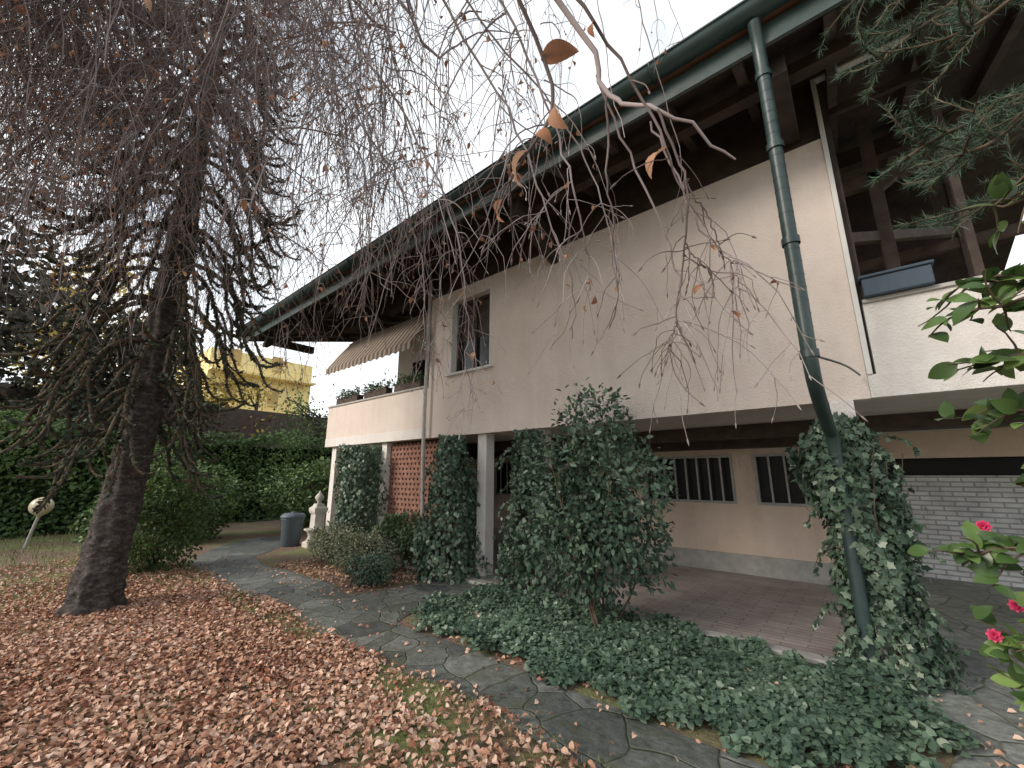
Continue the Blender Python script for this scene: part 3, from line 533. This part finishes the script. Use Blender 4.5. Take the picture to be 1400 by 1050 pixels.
s,d,l=kids(CB,120,.08,.17,1.0,-.1,12); q=grow(s,d,l,7,.02,.12); t.add(q,rad(len(q),7,.003,.0015),5); t.build('branches',M_stem,CA)
c1,t1=alongpts(q,460); c2,t2=alongpts(CB[:,14:],180); c=np.concatenate([c1,c2]); tn=np.concatenate([t1,t2]); m=len(c)
leaves('leaves',c,nrm(tn*.6+rv(m)*np.array([1,1,.5])),nrm(np.array([-.15,-.6,.9])+.45*rng.normal(size=(m,3))),rng.uniform(.045,.075,m),T_cam,G_cam,CA,smooth=True)
G_pink=leafmat('pink_petal',[(0,(.45,.02,.08)),(1,(.75,.08,.2))],.5,.3)
fc=np.array([(.26,1.94,1.446),(.235,1.98,1.13),(.30,2.02,1.215)])
pp=[];dd=[];nn=[]
for c0 in fc:
    ax=nrm(np.array([-.4,-1,.3]))
    for ring,(tl,k) in enumerate(((1.1,8),(.6,7),(.25,5))):
        for i in range(k):
            a=i*2*np.pi/k+ring; u=nrm(np.cross(ax,[0,0,1]));w=np.cross(ax,u); r_=np.cos(a)*u+np.sin(a)*w
            pp.append(c0);dd.append(nrm(r_*tl+ax*.5));nn.append(nrm(ax-r_*.3))
leaves('flowers',np.array(pp),np.array(dd),np.array(nn),.022,T_ell(.42,.1,.15),G_pink,CA,smooth=True)
# ---------------------------------------------------------------- garden lamp, bin, fountain
def lathe(name,prof,mat,parent,c,k=24,sq=0):
    V=[];F=[]
    for r,z in prof:
        for i in range(k):
            a=2*math.pi*i/k+ (math.pi/4 if k==4 else 0); V.append((c[0]+r*math.cos(a),c[1]+r*math.sin(a),c[2]+z))
    for j in range(len(prof)-1):
        for i in range(k): F.append((j*k+i,j*k+(i+1)%k,(j+1)*k+(i+1)%k,(j+1)*k+i))
    F.append(tuple(range(k))[::-1]); F.append(tuple((len(prof)-1)*k+i for i in range(k)))
    return pym(name,V,F,mat,parent,k>6,bev=.006 if k<=8 else 0)
lp=empty('garden_lamp'); M_globe=noisy('lamp_globe',(.50,.42,.28),(.62,.55,.40),5,.3,0,spec=.5)
pipe('post',[(-14.6,.45,0),(-14.5,.5,.4),(-14.4,.55,.75)],.03,M_stone,lp,8,8)
lathe('globe',[(.03,-.22),(.07,-.2)]+[(.2*math.sin(a),-.2*math.cos(a)) for a in np.linspace(.4,math.pi-.02,14)],M_globe,lp,(-14.4,.55,.92))
bn=empty('garden_bin'); M_bin=noisy('bin_plastic',(.09,.12,.15),(.12,.15,.18),6,.5,.1)
lathe('body',[(.17,0),(.2,.02),(.24,.58),(.26,.6),(.26,.63)],M_bin,bn,(-10.5,4.45,0)); lathe('lid',[(.275,.0),(.275,.04),(.22,.09),(.05,.11),(.05,.13)],M_bin,bn,(-10.5,4.45,.632))
fo=empty('stone_fountain'); M_fst=noisy('fountain_stone',(.45,.43,.39),(.60,.57,.52),9,.85,.4,30)
fc=(-9.9,4.75,0)
lathe('pedestal',[(.30,0),(.30,.1),(.23,.14),(.19,.2),(.17,.3),(.16,.72),(.20,.76),(.22,.8),(.22,.86),(.15,.9),(.11,.96)],M_fst,fo,fc,4)
lathe('finial',[(.05,.96),(.04,1.0),(.08,1.05),(.10,1.1),(.07,1.16),(.03,1.2),(.025,1.23),(.01,1.25)],M_fst,fo,fc,16)
lathe('basin',[(.10,.0),(.08,.25),(.12,.36),(.18,.40),(.19,.43),(.16,.43),(.12,.40)],M_fst,fo,(-9.72,4.58,0),16)
# ---------------------------------------------------------------- background
YB=empty('yellow_apartment_building'); M_yel=plaster('sunlit_yellow_plaster',(.86,.68,.28),(.90,.76,.40))  # yellow wall, its sunlit glow painted into the plaster colour
box('block',-46,-36,8,15.5,0,11.0,M_yel,YB)
W=[];Bc=[]
for fl in range(4):
    z=1.2+fl*2.9
    for y in np.arange(9.2,15,3.0): W.append((-36.0,-35.95,y,y+.8,z,z+1.3))
    Bc.append((-35.98,-35.0,8,15.5,z-.7,z-.55)); Bc.append((-35.1,-35.04,8,15.5,z-.0,z+.06))
    for y in np.arange(8.3,15.5,.9): Bc.append((-35.1,-35.04,y,y+.05,z-.55,z))
boxes('windows',W,noisy('ochre_shutter',(.42,.30,.12),(.50,.36,.16),4,.8,0),YB); boxes('balconies',Bc,M_yel,YB)
box('boundary_wall',-24,-23.7,-4,20,0,4.9,M_wood2)
def btree(name,x,y,h,r,N,seed,mat,s=(.18,.34)):
    e=empty(name); t=TB(); t.add(spline([(x,y,-.1),(x,y,h*.5),(x,y,h*.9)],10)[None],rad(1,10,.2,.05),8)
    nb=26; z=rng.uniform(h*.2,h*.9,nb); S=np.stack([np.full(nb,x),np.full(nb,y),z],1); P=grow(S,rv(nb)*np.array([1,1,.2])+np.array([0,0,.3]),r*.95,8,.03,.1); t.add(P,rad(nb,8,.06,.015),5); t.build('trunk',M_bark,e)
    c,_=alongpts(P[:,2:],N); c+=rng.normal(size=c.shape)*r*.16
    leaves('foliage',c,rv(N)+np.array([0,0,-.5]),rv(N),rng.uniform(*s,N),T_simple,mat,e,np.clip(.5+.3*pn(c,1.2,seed)+.3*rng.normal(size=N)*.5,0,1))
btree('background_tree',-20,-2.2,12,3.4,6000,1,G_dark)
btree('background_tree',-21,2.0,7.5,2.6,5500,2,G_dark)
btree('background_tree',-27,.5,11,3.5,4500,9,G_sunlit)
btree('background_tree',-27,5.5,8.5,2.2,2600,10,G_sunlit)
btree('background_tree',-25,8.0,7.0,1.8,1100,14,G_sunlit,(.15,.28))
btree('background_tree',-20,9.2,5.0,1.9,2600,4,G_hedge,(.12,.2))
btree('background_tree',6.5,13,8,3,3500,6,G_hedge)
# ---------------------------------------------------------------- light
w=bpy.data.worlds.new('World'); scene.world=w; w.use_nodes=True; nt=w.node_tree; bg=nt.nodes['Background']
sky=nt.nodes.new('ShaderNodeTexSky'); sky.sky_type='NISHITA'; sky.sun_disc=False; el=math.radians(28); az=math.radians(208)
sky.sun_elevation=el; sky.sun_rotation=az; sky.dust_density=1.5
tc=nt.nodes.new('ShaderNodeTexCoord'); cl=ramp(nt,noise(nt,tc.outputs['Generated'],1.9,4,.6),[(.38,(.50,.50,.50)),(.6,(1,1,1))])
sc=mix(nt,sky.outputs[0],(9.0,9.3,9.5),cl); nt.links.new(sc,bg.inputs[0]); bg.inputs[1].default_value=.15
sd=bpy.data.lights.new('Sun','SUN'); sd.energy=3.5; sd.angle=math.radians(20); sd.color=(1,.90,.79); so=link(bpy.data.objects.new('Sun',sd))
dirv=Vector((math.sin(az)*math.cos(el),math.cos(az)*math.cos(el),math.sin(el))); so.rotation_euler=dirv.to_track_quat('Z','Y').to_euler()
cd=bpy.data.cameras.new('Camera'); cd.sensor_width=36; cd.lens=14.4; cd.clip_start=.05; cd.clip_end=500
co=link(bpy.data.objects.new('Camera',cd)); co.location=(0,0,1.6); co.rotation_euler=(math.radians(102.6),0,math.radians(40)); scene.camera=co
